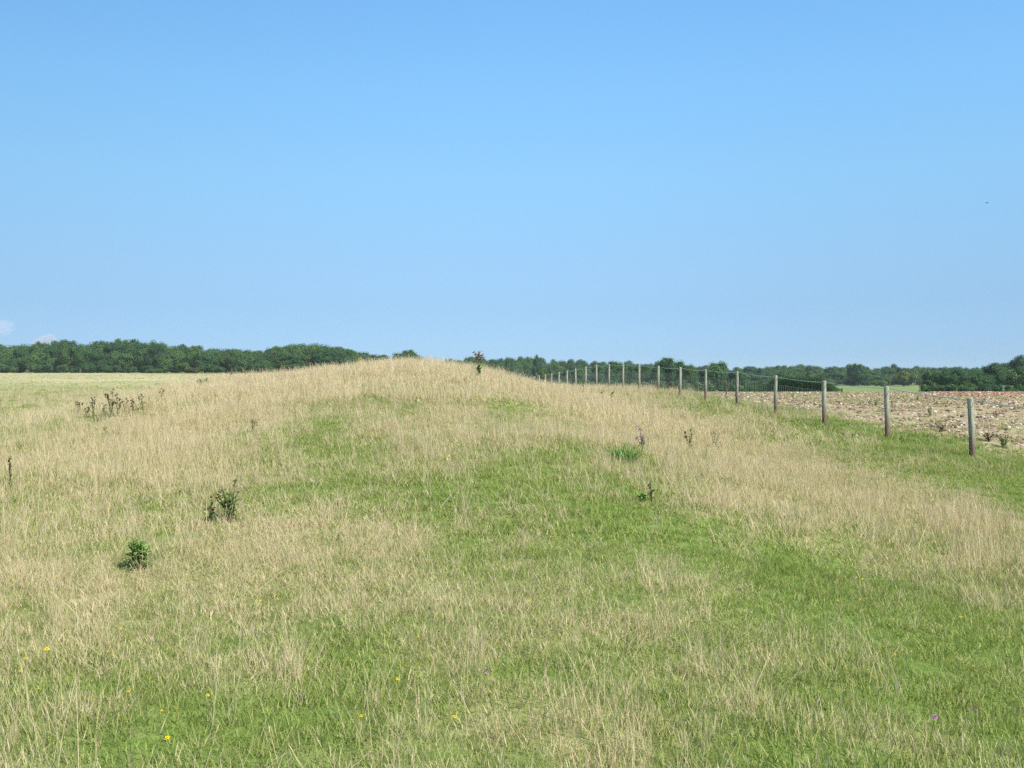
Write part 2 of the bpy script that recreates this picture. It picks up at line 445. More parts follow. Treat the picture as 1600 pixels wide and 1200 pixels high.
def mat_post():
    m, n, out = newmat('weathered_post')
    tcn = N(n, 'TexCoord').outputs['Object']
    oi = N(n, 'ObjectInfo').outputs['Random']
    mp = N(n, 'Mapping'); mp.inputs['Scale'].default_value = (9, 9, 1.1); n.links.new(tcn, mp.inputs[0])
    va = N(n, 'VectorMath', operation='ADD'); n.links.new(mp.outputs[0], va.inputs[0])
    cmb = N(n, 'CombineXYZ'); n.links.new(math_(n, 'MULTIPLY', oi, 40.), cmb.inputs[0]); n.links.new(cmb.outputs[0], va.inputs[1])
    gn = noise(n, 2.2, 6, .7, va.outputs[0])
    wood = ramp(n, gn, [(.25, (.10, .08, .062)), (.45, (.26, .23, .185)), (.65, (.38, .35, .30)), (.8, (.46, .43, .37))])
    l1 = noise(n, 7, 4, .65, va.outputs[0])
    lich = N(n, 'MapRange', interpolation_type='SMOOTHSTEP'); lich.inputs[1].default_value = .42; lich.inputs[2].default_value = .62; n.links.new(l1, lich.inputs[0])
    c = mixc(n, math_(n, 'MULTIPLY', lich.outputs[0], .8), wood, (.37, .43, .30))
    sp = N(n, 'SeparateXYZ'); n.links.new(tcn, sp.inputs[0])
    low = N(n, 'MapRange', interpolation_type='SMOOTHSTEP'); low.inputs[1].default_value = .8; low.inputs[2].default_value = .05; n.links.new(sp.outputs[2], low.inputs[0])
    c = mixc(n, math_(n, 'MULTIPLY', low.outputs[0], math_(n, 'MULTIPLY', gn, 1.6)), c, (.13, .06, .042))
    d = N(n, 'BsdfDiffuse'); n.links.new(c, d.inputs[0])
    b = N(n, 'Bump'); b.inputs['Strength'].default_value = .6; b.inputs['Distance'].default_value = .01
    n.links.new(gn, b.inputs['Height']); n.links.new(b.outputs[0], d.inputs['Normal'])
    n.links.new(d.outputs[0], out.inputs[0])
    return m


def mat_wire():
    m, n, out = newmat('galvanised_wire')
    p = N(n, 'BsdfPrincipled'); p.inputs['Metallic'].default_value = .6; p.inputs['Roughness'].default_value = .45
    n.links.new(ramp(n, noise(n, 30), [(.3, (.35, .38, .36)), (.7, (.55, .58, .55))]), p.inputs['Base Color'])
    n.links.new(p.outputs[0], out.inputs[0])
    return m


def mat_stone():
    m, n, out = newmat('flints')
    t = attr(n, 'tint', 'INSTANCER', 'fac')
    c = ramp(n, t, [(0, (.16, .105, .07)), (.3, (.30, .215, .145)), (.6, (.44, .335, .235)), (.82, (.56, .45, .33)), (.95, (.66, .58, .46)), (1, (.76, .70, .60))])
    p = N(n, 'NewGeometry').outputs['Position']
    c = mixc(n, attr(n, 'dry', 'INSTANCER', 'fac'), c, (.37, .205, .13))
    c = mixc(n, .5, c, ramp(n, noise(n, 14, 3, .6, p), [(.3, (.5, .45, .42)), (.7, (1, 1, 1))]), 'MULTIPLY')
    d = N(n, 'BsdfDiffuse'); n.links.new(c, d.inputs[0]); n.links.new(d.outputs[0], out.inputs[0])
    return m


M_post = mat_post(); M_wire = mat_wire(); M_stone = mat_stone()

# ------------------------------------------------------------------ ground sheets, on a grid that follows the fence line
ug = np.concatenate([-np.geomspace(1300, 14.2, 46), np.arange(-14, 12.0, .2), [12.2], np.arange(12.6, 20, .4), np.geomspace(20.2, 1300, 74)])
dg = np.concatenate([[-60, -30, -15, -8, -4, -2], np.arange(0, 16, .16), np.arange(16, 30, .3), np.arange(30, 60, .5), np.geomspace(60, 147.2, 62), [148.0], np.geomspace(149.5, 1400, 70)])
UU, DD = np.meshgrid(ug, dg)
slant = B_FENCE * np.where(DD < 200, DD, 200)
XX = UU - slant
ZZ = H(XX, DD)
DR = dryness(XX, DD)
nu, nd = len(ug), len(dg)
idx = np.arange(nu * nd).reshape(nd, nu)
quads = np.stack([idx[:-1, :-1], idx[:-1, 1:], idx[1:, 1:], idx[1:, :-1]], -1)
uc = (ug[:-1] + ug[1:]) / 2; dc = (dg[:-1] + dg[1:]) / 2
UC, DC = np.meshgrid(uc, dc)
P3 = np.stack([XX, DD, ZZ], -1).reshape(-1, 3); DRf = DR.ravel()
field = (UC > 12.2) & (DC > 4) & (DC < 148)
xc = UC - B_FENCE * np.minimum(DC, 200)
green = (DC > 148) & (xc / DC > .02)


def ground(name, mask, mat, **k):
    q = quads[mask]
    used, inv = np.unique(q, return_inverse=True)
    me = mesh(name, P3[used], inv.reshape(q.shape), mat, {'dry': DRf[used]}, True)
    return link(name, me, **k)


ground('meadow', ~field & ~green, M_meadow, kind='structure', label='rough meadow of mixed green and straw grass over a long low mound')
ground('stony_field', field, M_field, kind='structure', label='bare stony field beyond the post and wire fence')
ground('pasture', green, M_green, kind='structure', label='strip of smooth green pasture in front of the far wood')


# ------------------------------------------------------------------ scattering (geometry nodes, all placement data made here)
def protos(name, meshes):
    c = bpy.data.collections.new(name)
    for i, me in enumerate(meshes):
        c.objects.link(bpy.data.objects.new(f'{name}_{i:03d}', me))
    return c


def scatter(name, coll, P, rot, scl, ind, tint, dry, **k):
    me = bpy.data.meshes.new(name)
    me.vertices.add(len(P)); me.vertices.foreach_set('co', np.asarray(P, np.float32).ravel())
    for nm, t, arr, fld in (('rot', 'FLOAT_VECTOR', rot, 'vector'), ('scl', 'FLOAT_VECTOR', scl, 'vector'), ('ind', 'INT', ind, 'value'),
                            ('tint', 'FLOAT', tint, 'value'), ('dry', 'FLOAT', dry, 'value')):
        a = me.attributes.new(nm, t, 'POINT')
        a.data.foreach_set(fld, np.asarray(arr, np.int32 if t == 'INT' else np.float32).ravel())
    o = link(name, me, **k)
    g = bpy.data.node_groups.new(name, 'GeometryNodeTree')
    g.interface.new_socket('Geometry', in_out='INPUT', socket_type='NodeSocketGeometry')
    g.interface.new_socket('Geometry', in_out='OUTPUT', socket_type='NodeSocketGeometry')
    gi = g.nodes.new('NodeGroupInput'); go = g.nodes.new('NodeGroupOutput')
    ci = g.nodes.new('GeometryNodeCollectionInfo'); ci.inputs['Collection'].default_value = coll
    ci.inputs['Separate Children'].default_value = True; ci.inputs['Reset Children'].default_value = True
    io = g.nodes.new('GeometryNodeInstanceOnPoints'); io.inputs['Pick Instance'].default_value = True

    def named(nm, t):
        a = g.nodes.new('GeometryNodeInputNamedAttribute'); a.data_type = t; a.inputs['Name'].default_value = nm
        return a.outputs[0]
    g.links.new(gi.outputs[0], io.inputs['Points']); g.links.new(ci.outputs[0], io.inputs['Instance'])
    g.links.new(named('ind', 'INT'), io.inputs['Instance Index'])
    g.links.new(named('rot', 'FLOAT_VECTOR'), io.inputs['Rotation']); g.links.new(named('scl', 'FLOAT_VECTOR'), io.inputs['Scale'])
    g.links.new(io.outputs[0], go.inputs[0])
    md = o.modifiers.new('scatter', 'NODES'); md.node_group = g
    return o


def tuft(kind, seed, ws):
    r = np.random.default_rng(seed)
    V = []; Fc = []; C = []
    n, rad, l0, l1, wd, lean0, lean1, head = {
        'turf': (46, .15, .025, .075, .0040, 8, 66, 0), 'mid': (26, .11, .07, .19, .0036, 8, 58, 0),
        'dry': (14, .10, .20, .44, .0026, 2, 24, .55), 'lying': (6, .10, .20, .42, .0028, 40, 82, .2)}[kind]
    if ws > 3: n = int(n * .6)
    for _ in range(n):
        q = r.uniform(0, 2 * math.pi); rr = rad * math.sqrt(r.uniform()); b = np.array([rr * math.cos(q), rr * math.sin(q), -.015])
        L = r.uniform(l0, l1); lean = R(r.uniform(lean0, lean1)); az = r.uniform(0, 2 * math.pi)
        bend = R(r.uniform(0, 45)) * (1 if r.uniform() < .35 else .3)
        fa = r.uniform(0, 2 * math.pi); wv = wd * ws * r.uniform(.7, 1.3)
        side = np.array([math.cos(fa), math.sin(fa), 0.]) * wv / 2
        p = b.copy(); pts = [p.copy()]; segs = 3
        for s in range(segs):
            th = lean + bend * (s + .5) / segs
            p = p + np.array([math.sin(th) * math.cos(az), math.sin(th) * math.sin(az), math.cos(th)]) * L / segs
            pts.append(p.copy())
        bv, gv = r.uniform(), r.uniform()
        k = len(V)
        taper = (1, .9, .7, 0.15)
        hd = head and r.uniform() < head * .75
        for s in range(4):
            V += [pts[s] - side * taper[s], pts[s] + side * taper[s]]; C += [(bv, gv, s / 3)] * 2
        for s in range(3):
            Fc.append((k + 2 * s, k + 2 * s + 1, k + 2 * s + 3, k + 2 * s + 2))
        if hd:                                        # the seed head
            k = len(V); dr = pts[3] - pts[2]; dr /= np.linalg.norm(dr); hl = r.uniform(.03, .07); hw = side / np.linalg.norm(side) * (.0022 * max(1, ws * .75))
            e = pts[3]
            V += [e - dr * .02, e + dr * hl * .4 - hw, e + dr * hl * .4 + hw, e + dr * hl]; C += [(bv * .8, gv, 1)] * 4
            Fc.append((k, k + 2, k + 3, k + 1))
    m = {'turf': M_turf, 'mid': M_mid, 'dry': M_dry, 'lying': M_dry}[kind]
    return mesh(kind, V, Fc, m, {'col': np.array(C)})


KIND = ['turf', 'mid', 'dry', 'lying']
NV = 4
WS = [1.0, 1.6, 2.6, 5.5]         # broader blades stand for bundles of blades further out
TUFT = protos('grass_tuft', [tuft(k, 100 * ki + 10 * v + b, WS[b]) for b in range(4) for ki, k in enumerate(KIND) for v in range(NV)])


def samples(d0, d1, dens, side=.62, pad=1.6):
    n = int(dens * (side * (d1 ** 2 - d0 ** 2) + 2 * pad * (d1 - d0)))
    d = np.sqrt(rng.uniform(d0 ** 2, d1 ** 2, n * 1)); wdt = side * d + pad
    x = rng.uniform(-1, 1, n) * wdt
    return x, d


acc = {'short_turf_grass': [], 'straw_grass': []}


def lay(kind, band, d0, d1, dens, keep, size=(.8, 1.25), spread=1.0):
    x, d = samples(d0, d1, dens)
    u = x + B_FENCE * d
    dr = dryness(x, d)
    p = keep(x, d, u, dr)
    p = p * np.clip(1 - (u - 12.0) / 1.6, 0, 1) * np.where(u > 12.15, .8, 1.0)
    m = rng.uniform(size=len(x)) < p
    x, d, dr = x[m], d[m], dr[m]; n = len(x)
    s = rng.uniform(size[0], size[1], n)
    hz = s * (.5 + .55 * vnoise(x / 2.5, d / 2.5, 9) + .5 * vnoise(x / .5, d / .5, 10))
    P = np.stack([x, d, H(x, d)], 1)
    rot = np.stack([rng.normal(0, .07, n), rng.normal(0, .07, n), rng.uniform(0, 6.283, n)], 1)
    scl = np.stack([s * spread, s * spread, hz], 1)
    ind = (band * 4 + KIND.index(kind)) * NV + rng.integers(0, NV, n)
    crest = sm(26, 33, d) * (1 - sm(60, 75, d)) * sm(-10, -5, x + B_FENCE * d) * (1 - sm(6, 8, x + B_FENCE * d))
    tn = np.clip(.5 * vnoise(x / 1.2, d / 1.2, 4) + .5 * rng.uniform(size=n), 0, 1)
    tn = tn + (.95 - tn) * .75 * crest
    acc['short_turf_grass' if kind in ('turf', 'mid') else 'straw_grass'].append((P, rot, scl, ind, tn, np.clip(dr + rng.normal(0, .16, n), 0, 1)))


one = lambda x, d, u, q: np.ones_like(x)
# taller on the crest and flanks of the mound, nibbled short on the near slope
tall = lambda x, d, u, q: np.clip((q - .22) / .6, 0.13, 1) ** 1.25 * np.where(u > 8, .55, 1)
midk = lambda x, d, u, q: np.clip(.45 + q * .7, 0, 1)
lie = lambda x, d, u, q: np.clip(q * .8, .15, 1)
farl = lambda x, d, u, q: np.where(x / d < .05, 1, 0) * np.clip(75 / d, 0, 1) ** 1.3 * sm(56, 78, d)
nearer = lambda f: (lambda x, d, u, q: f(x, d, u, q) * (1 - sm(58, 88, d)))
lay('turf', 0, 2.6, 9, 160, one)
lay('mid', 0, 2.6, 9, 45, midk, (.4, .85))
lay('dry', 0, 2.4, 9, 40, tall, (.38, .86))
lay('lying', 0, 2.4, 9, 32, lie, (.5, 1.0))
lay('turf', 1, 9, 22, 80, one, (.85, 1.25))
lay('mid', 1, 9, 22, 36, midk, (.5, 1.0))
lay('dry', 1, 9, 22, 32, tall, (.4, .85))
lay('lying', 1, 9, 22, 8, lie, (.6, 1.1))
lay('turf', 2, 22, 88, 16, nearer(one), (1.2, 1.8))
lay('mid', 2, 22, 88, 18, nearer(midk), (.7, 1.15))
lay('dry', 2, 22, 88, 22, nearer(tall), (.5, 1.0))
lay('mid', 3, 56, 330, .5, lambda x, d, u, q: farl(x, d, u, q), (.7, 1.2), 2.2)
lay('dry', 3, 56, 330, .35, lambda x, d, u, q: farl(x, d, u, q) * q, (.35, .6), 2.4)
LBL = {'short_turf_grass': 'short green and yellowing turf blades covering the meadow', 'straw_grass': 'tall dry straw coloured grass stalks standing all over the mound'}
for nm, L in acc.items():
    a = [np.concatenate([l[i] for l in L]) for i in range(6)]
    print(nm, len(a[0]))
    scatter(nm, TUFT, *a, kind='stuff', label=LBL[nm], cat='grass')


# ------------------------------------------------------------------ stones, clods and weeds of the ploughed field
def stone(seed):
    r = np.random.default_rng(seed)
    t = (1 + 5 ** .5) / 2
    V = np.array([(-1, t, 0), (1, t, 0), (-1, -t, 0), (1, -t, 0), (0, -1, t), (0, 1, t), (0, -1, -t), (0, 1, -t), (t, 0, -1), (t, 0, 1), (-t, 0, -1), (-t, 0, 1)], float)
    V /= np.linalg.norm(V[0]); V *= r.uniform(.65, 1.2, (12, 1)); V *= (1, .75, .55)
    Fc = [(0, 11, 5), (0, 5, 1), (0, 1, 7), (0, 7, 10), (0, 10, 11), (1, 5, 9), (5, 11, 4), (11, 10, 2), (10, 7, 6), (7, 1, 8), (3, 9, 4), (3, 4, 2), (3, 2, 6), (3, 6, 8), (3, 8, 9), (4, 9, 5), (2, 4, 11), (6, 2, 10), (8, 6, 7), (9, 8, 1)]
    return mesh('flint', V, Fc, M_stone)


STONE = protos('flint', [stone(i) for i in range(7)])
Pl = []; Sl = []
for d0, d1, dens, s0, s1 in ((14, 40, 34, .02, .10), (40, 80, 18, .03, .13), (80, 147, 7, .05, .17)):
    x, d = samples(d0, d1, dens, .66, 0)
    u = x + B_FENCE * d
    m = (u > 12.1 + rng.uniform(0, 1.4, len(u)))
    x, d = x[m], d[m]
    m = rng.uniform(size=len(x)) < .35 + .65 * vnoise(x / 3, d / 5, 21)
    x, d = x[m], d[m]
    Pl.append(np.stack([x, d, H(x, d)], 1)); Sl.append(s0 + (s1 - s0) * rng.uniform(size=len(x)) ** 2.2)
P = np.concatenate(Pl); S = np.concatenate(Sl); n = len(P)
redz = (P[:, 1] > 88 + 14 * vnoise(P[:, 0] / 6, P[:, 1] * 0, 44)) & (P[:, 0] / P[:, 1] > .40 + .03 * vnoise(P[:, 1] / 5, P[:, 0] * 0, 45))
RED = np.where(redz & (rng.uniform(size=n) < .65), 1.0, 0.0)
S = np.where(redz, S * 1.5, S)
scatter('field_stones', STONE, P, rng.uniform(-.4, .4, (n, 3)) + np.array([0, 0, 1]) * rng.uniform(0, 6.28, (n, 1)), np.stack([S, S, S * rng.uniform(.8, 1.3, n)], 1),
        rng.integers(0, 7, n), rng.uniform(size=n) ** 1.75, RED * rng.uniform(.5, 1, n), kind='stuff', label='pale flints and clods lying all over the ploughed soil', cat='stones')

x, d = samples(14, 147, 2.4, .66, 0); u = x + B_FENCE * d
pt = vnoise(x / 4, d / 7, 31) * .6 + vnoise(x / 1.3, d / 2, 32) * .4
edge = 1.3 * np.clip(1 - (u - 12.2) / 2.4, 0, 1)
m = (u > 12.1) & (rng.uniform(size=len(x)) < np.clip((pt - .40) * 3.5, 0, 1) * np.where(d < 60, 1, .6) + edge)
m &= ~((d > 88) & (x / d > .41))
x, d = x[m], d[m]; n = len(x); s = rng.uniform(.6, 1.3, n) * np.where(d > 60, 1.3, 1)
scatter('field_weeds', TUFT, np.stack([x, d, H(x, d)], 1), np.stack([rng.normal(0, .1, n), rng.normal(0, .1, n), rng.uniform(0, 6.28, n)], 1), np.stack([s * 1.3, s * 1.3, s * .8], 1),
        (2 * 4 + 1) * NV + rng.integers(0, NV, n), rng.uniform(size=n) * .7, rng.uniform(.05, .62, n), kind='stuff', label='low green weeds and stubble sprouting between the stones', cat='weeds')


# ------------------------------------------------------------------ the fence
def fence_d(i): return 20.0 + 3.5 * i


PTOP = {-2: 1.05, -1: 1.1, 0: -.275, 1: -.06, 2: .084, 3: .25, 4: .425, 5: .54, 6: .665, 7: .78, 8: .90, 9: 1.0, 10: 1.06, 11: 1.09, 12: 1.05, 13: .98, 14: .905,
        15: .86, 16: .80, 17: .745, 18: .70, 19: .62, 20: .55}
fence = empty('wire_fence', (A_FENCE - B_FENCE * 20, 20, float(H(A_FENCE - B_FENCE * 20, 20))),
              label='post and wire fence between the grassy mound and the stony field', cat='fence')
fence_inv = Matrix.Translation(-fence.location)
tops = []
rp = random.Random(4)
LEAN = {0: (-.035, 0), 1: (-.012, 0), 2: (.0, 0), 3: (.0, 0), 4: (-.01, 0), 6: (.015, 0)}
for i in range(-2, 21):
    d = fence_d(i); x = A_FENCE - B_FENCE * d; zb = float(H(x, d))
    h = PTOP[i] + EYE - zb if i >= 0 else PTOP[i]
    mb = MB(); n = 10; rad = rp.uniform(.052, .060)
    if i == 0: rad = .062
    lx, ly = LEAN.get(i, (rp.uniform(-.03, .03), rp.uniform(-.03, .03)))
    rings = []
    zs = [-.3, 0, .25 * h, .55 * h, .85 * h, h - .012, h]
    V = []; Fc = []
    for k, z in enumerate(zs):
        f = 1 - .06 * k / 6 if k < 6 else .84
        ox = lx * z + .006 * math.sin(3 * z + i); oy = ly * z
        for j in range(n):
            q = 2 * math.pi * j / n; rr = rad * f * (1 + .05 * math.sin(2 * q + i) + rp.uniform(-.02, .02))
            V.append((ox + rr * math.cos(q), oy + rr * math.sin(q), z + (rp.uniform(-.006, .006) if k == 6 else 0)))
    for k in range(len(zs) - 1):
        for j in range(n):
            Fc.append((k * n + j, k * n + (j + 1) % n, (k + 1) * n + (j + 1) % n, (k + 1) * n + j))
    Fc.append(tuple((len(zs) - 1) * n + j for j in range(n)))
    mb.add(V, Fc)
    o = mb.build('post', M_post, fence, smooth=False, loc=Vector((x, d, zb)) - fence.location)
    tops.append((Vector((x + lx * h, d + ly * h, zb + h)), Vector((x, d, zb)), rad))
side = Vector((1, B_FENCE, 0)).normalized()
mb = MB()
for k in range(len(tops) - 1):
    a = tops[k][0] + Vector((0, 0, -.045)) - side * (tops[k][2] + .004) * -1; b = tops[k + 1][0] + Vector((0, 0, -.045)) + side * (tops[k + 1][2] + .004)
    pts = []
    for j in range(7):
        t = j / 6; p = a.lerp(b, t); p.z -= .05 * 4 * t * (1 - t) * .6; pts.append(p - fence.location)
    mb.tube(pts, .0075, 4, cap=False)
    for j in range(1, 24):                            # barbs
        t = j / 24; p = a.lerp(b, t); p.z -= .05 * 4 * t * (1 - t) * .6; p = p - fence.location
        mb.tube([p + Vector((0, -.004, -.014)), p + Vector((0, .004, .014))], .002, 3, cap=False)
mb.build('barbed_wire', M_wire, fence)
mb = MB()
for k in range(len(tops) - 1):
    a, b = tops[k][1], tops[k + 1][1]; ha = (tops[k][0] - a).z; hb = (tops[k + 1][0] - b).z
    oa = side * (tops[k][2] + .003); ob = side * (tops[k + 1][2] + .003)
    for f in (.06, .16, .28, .42, .58, .76):
        p = a + oa + Vector((0, 0, f * ha)); q = b + ob + Vector((0, 0, f * hb))
        mb.tube([p - fence.location, p.lerp(q, .5) - Vector((0, 0, .006)) - fence.location, q - fence.location], .0018, 3, cap=False)
    for j in range(1, 22):
        t = j / 22; p = (a + oa).lerp(b + ob, t); hh = ha + (hb - ha) * t
        mb.tube([p + Vector((0, 0, .06 * hh)) - fence.location, p + Vector((0, 0, .76 * hh)) - fence.location], .0014, 3, cap=False)
mb.build('wire_netting', M_wire, fence)


# ------------------------------------------------------------------ trees
def ico(c, r, seed):
    rr = np.random.default_rng(seed)
    t = (1 + 5 ** .5) / 2
    V = np.array([(-1, t, 0), (1, t, 0), (-1, -t, 0), (1, -t, 0), (0, -1, t), (0, 1, t), (0, -1, -t), (0, 1, -t), (t, 0, -1), (t, 0, 1), (-t, 0, -1), (-t, 0, 1)], float)
    V = V / np.linalg.norm(V[0]) * r * rr.uniform(.85, 1.1, (12, 1)) + c
    Fc = [(0, 11, 5), (0, 5, 1), (0, 1, 7), (0, 7, 10), (0, 10, 11), (1, 5, 9), (5, 11, 4), (11, 10, 2), (10, 7, 6), (7, 1, 8), (3, 9, 4), (3, 4, 2), (3, 2, 6), (3, 6, 8), (3, 8, 9), (4, 9, 5), (2, 4, 11), (6, 2, 10), (8, 6, 7), (9, 8, 1)]
    return V, Fc


def crown_mesh(name, seed, cz, ax, az, nl, lr, leaves, lsz, mat):
    """crown of unit height: leaf-sized faces over the lobes, dark inner foliage behind them"""
    r = np.random.default_rng(seed)
    lobes = []
    while len(lobes) < nl:
        p = r.uniform(-1, 1, 3)
        q = np.linalg.norm(p)
        if q > 1 or q < .35: continue
        s = r.uniform(*lr) * (1.15 - .3 * max(p[2], 0))
        lobes.append((np.array([p[0] * (ax - s * .8), p[1] * (ax - s * .8), cz + p[2] * (az - s * .8)]), s))
    V = []; Fc = []; C = []; mi = []
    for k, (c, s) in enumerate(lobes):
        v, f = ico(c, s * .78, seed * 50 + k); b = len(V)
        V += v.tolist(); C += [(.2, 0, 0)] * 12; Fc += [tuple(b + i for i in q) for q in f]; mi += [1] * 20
    w = np.array([s ** 2 for _, s in lobes]); w /= w.sum()
    lv = r.uniform(size=nl)
    for k in r.choice(nl, leaves, p=w):
        c, s = lobes[k]
        nrm = r.normal(size=3); nrm[2] += .25; nrm /= np.linalg.norm(nrm)
        p = c + nrm * s * r.uniform(.80, 1.06)
        if p[2] < .02: continue
        m = nrm + r.normal(0, .32, 3); m /= np.linalg.norm(m)
        a = np.cross(m, r.normal(size=3)); a /= np.linalg.norm(a); bb = np.cross(m, a)
        z = lsz * r.uniform(.6, 1.3); a = a * z; bb = bb * z * .7
        i = len(V); V += [p - a * .5, p + bb * .5, p + a * .5, p - bb * .5]
        C += [(np.clip(.5 * r.uniform() + .5 * lv[k], 0, 1), 0, 0)] * 4
        Fc.append((i, i + 1, i + 2, i + 3)); mi.append(0)
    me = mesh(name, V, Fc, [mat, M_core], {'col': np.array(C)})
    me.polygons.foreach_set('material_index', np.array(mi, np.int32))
    return me


def trunk_mesh(seed, top):
    r = random.Random(seed); mb = MB()
    p = [Vector((0, 0, -.05)), Vector((.01, 0, .1)), Vector((.0, .01, .3)), Vector((.02, 0, top))]
    mb.tube(p, [.045, .032, .027, .012], 7)
    for k in range(5):
        q = 2 * math.pi * k / 5 + r.uniform(-.4, .4); b = Vector((0, 0, .22 + .06 * k)); e = b + Vector((math.cos(q) * .25, math.sin(q) * .25, .2))
        mb.tube([b, b.lerp(e, .5) + Vector((0, 0, -.02)), e], [.016, .012, .005], 5)
    return mesh('trunk', mb.v, mb.f, M_bark, None, True)


TRUNKS = [trunk_mesh(i, .7) for i in range(3)]
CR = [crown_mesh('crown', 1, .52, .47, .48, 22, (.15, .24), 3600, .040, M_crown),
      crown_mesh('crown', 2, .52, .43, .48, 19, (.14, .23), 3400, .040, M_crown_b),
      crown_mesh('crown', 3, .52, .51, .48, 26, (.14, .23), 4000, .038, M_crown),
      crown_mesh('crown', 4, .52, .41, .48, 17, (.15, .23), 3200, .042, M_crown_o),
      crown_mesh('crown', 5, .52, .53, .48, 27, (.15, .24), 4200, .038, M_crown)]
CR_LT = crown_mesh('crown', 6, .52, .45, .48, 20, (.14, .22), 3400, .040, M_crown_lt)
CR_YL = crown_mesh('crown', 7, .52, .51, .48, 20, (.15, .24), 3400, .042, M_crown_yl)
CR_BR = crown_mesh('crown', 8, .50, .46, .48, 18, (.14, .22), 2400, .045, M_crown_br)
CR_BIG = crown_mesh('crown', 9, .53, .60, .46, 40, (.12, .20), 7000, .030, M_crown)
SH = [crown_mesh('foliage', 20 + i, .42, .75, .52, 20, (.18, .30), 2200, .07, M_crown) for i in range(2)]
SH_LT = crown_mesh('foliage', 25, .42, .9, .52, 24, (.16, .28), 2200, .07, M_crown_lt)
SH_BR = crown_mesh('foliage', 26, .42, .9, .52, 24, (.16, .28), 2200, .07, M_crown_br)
rt = random.Random(77)
n_tree = [0]


def tree(name, crown, x, d, h, wf=1., trunk=True, part='crown', ground_z=None, **k):
    z = float(H(x, d)) if ground_z is None else ground_z
    o = empty(name, (x, d, z), rt.uniform(0, 6.28), **k)
    c = link(part, crown, o); c.scale = (h * wf, h * wf, h)
    if trunk:
        t = link('trunk', TRUNKS[rt.randrange(3)], o); t.scale = (h, h, h)
    n_tree[0] += 1
    return o


def ptree(name, crown, px, ytop, d, wpx=None, crown_w=.92, **k):
    """a tree standing at distance d whose top shows at the photo's row ytop"""
    x = (px - 800) / F * d; z = float(H(x, d)); h = EYE + (600 - ytop) / F * d - z
    wf = 1. if wpx is None else wpx / F * d / (h * crown_w)
    return tree(name, crown, x, d, h, wf, **k)


TOPL = [(-120, 534), (0, 535), (15, 533), (28, 538), (40, 534), (50, 532), (65, 531), (75, 536), (88, 530), (105, 528), (120, 532), (140, 534), (160, 530),
        (175, 527), (190, 527), (210, 529), (225, 531), (240, 528), (255, 533), (275, 536), (292, 538), (300, 540), (320, 539), (335, 542), (350, 544),
        (358, 539), (370, 543), (385, 542), (395, 541), (408, 547), (420, 543), (432, 537), (445, 535), (460, 533), (480, 534), (500, 535), (512, 538),
        (525, 536), (535, 540), (545, 546), (560, 547), (575, 549), (590, 552), (606, 556)]
TOPR = [(700, 562), (730, 557), (770, 558), (790, 555), (806, 557), (835, 554), (850, 559), (880, 559), (920, 561), (945, 562), (960, 560), (975, 561), (990, 564),
        (1010, 566), (1030, 563), (1080, 570), (1140, 571), (1155, 572), (1180, 570), (1215, 570), (1240, 569), (1280, 571), (1310, 571), (1330, 567), (1340, 566),
        (1352, 568), (1363, 574), (1380, 571), (1400, 569), (1420, 572), (1450, 571), (1470, 572), (1490, 570), (1500, 569), (1515, 573), (1528, 571), (1545, 568), (1575, 562), (1600, 556), (1740, 558)]
GL = dict(group='trees of the wood behind the left field', cat='tree', label='dark green broadleaved tree in the dense wood behind the pale left field')
GR = dict(group='trees of the far wood beyond the fence', cat='tree', label='dark green tree in the distant wood line beyond the fence on the right')
ORD = ['first', 'second', 'third', 'fourth', 'fifth', 'sixth', 'seventh', 'eighth', 'ninth', 'tenth', 'eleventh', 'twelfth', 'thirteenth', 'fourteenth', 'fifteenth', 'sixteenth']
ZL = [(100, 'left of the dock cluster'), (260, 'above the dock cluster'), (400, 'between dock cluster and mound'), (620, 'over the mound flank')]
ZR = [(850, 'left of the fence end'), (957, 'above the far end of the fence'), (1065, 'above the middle fence posts'), (1152, 'right of the big round tree'), (1288, 'above the cover crop'),
      (1387, 'above the pasture'), (1522, 'between the two nearest posts'), (1700, 'right of the nearest post')]
seen = {}


def spot(row, p, zones, wood):
    zone = next(t for lim, t in zones if p < lim)
    k = seen[(wood, row, zone)] = seen.get((wood, row, zone), -1) + 1
    return f"{ORD[k]} {'front tree' if row == 0 else 'skyline crown'} of the {wood} {zone}"


for row, (d0, step, off, dz) in enumerate(((352, 25, 0, 16), (366, 24, 12, 8), (384, 19, 5, 3), (400, 15, 9, 0))):
    px = -100 + off
    while px < 606:
        p = px + rt.uniform(-6, 6); d = d0 + rt.uniform(-5, 5)
        yt = ip(p, TOPL) + dz * rt.uniform(.3, 1.4) + (rt.uniform(-1.5, 2.5) if row > 1 else 0)
        yt = min(yt, 571)
        if row < 2 and p > 560: px += step; continue
        kk = dict(GL)
        if row in (0, 3) and 0 < p < 610:
            kk['label'] = spot(row, p, ZL, 'left wood')
        ptree('broadleaf_tree', CR[rt.randrange(5)], p, float(yt), d, wpx=rt.uniform(26, 52), **kk)
        px += step
for k in range(52):                                     # bushy margin of the wood
    p = -100 + k * 13.5 + rt.uniform(-6, 6); d = (343 if k % 2 else 358) + rt.uniform(-3, 3); x = (p - 800) / F * d
    tree('hedge_shrub', SH[k % 2], x, d, rt.uniform(2.4, 4.2), rt.uniform(.9, 1.5), False, 'foliage', cat='shrub', group='shrubs along the foot of the left wood',
         label='dark low shrub growing along the foot of the left wood')
ptree('broadleaf_tree', CR_LT, 258, 552, 341, 24, label='pale grey-green tree standing forward at the edge of the left wood', cat='tree')
tree('hedge_shrub', SH_LT, (240 - 800) / F * 336, 336, 2.0, 1.9, False, 'foliage', label='low bright green bramble bank at the foot of the left wood', cat='shrub')
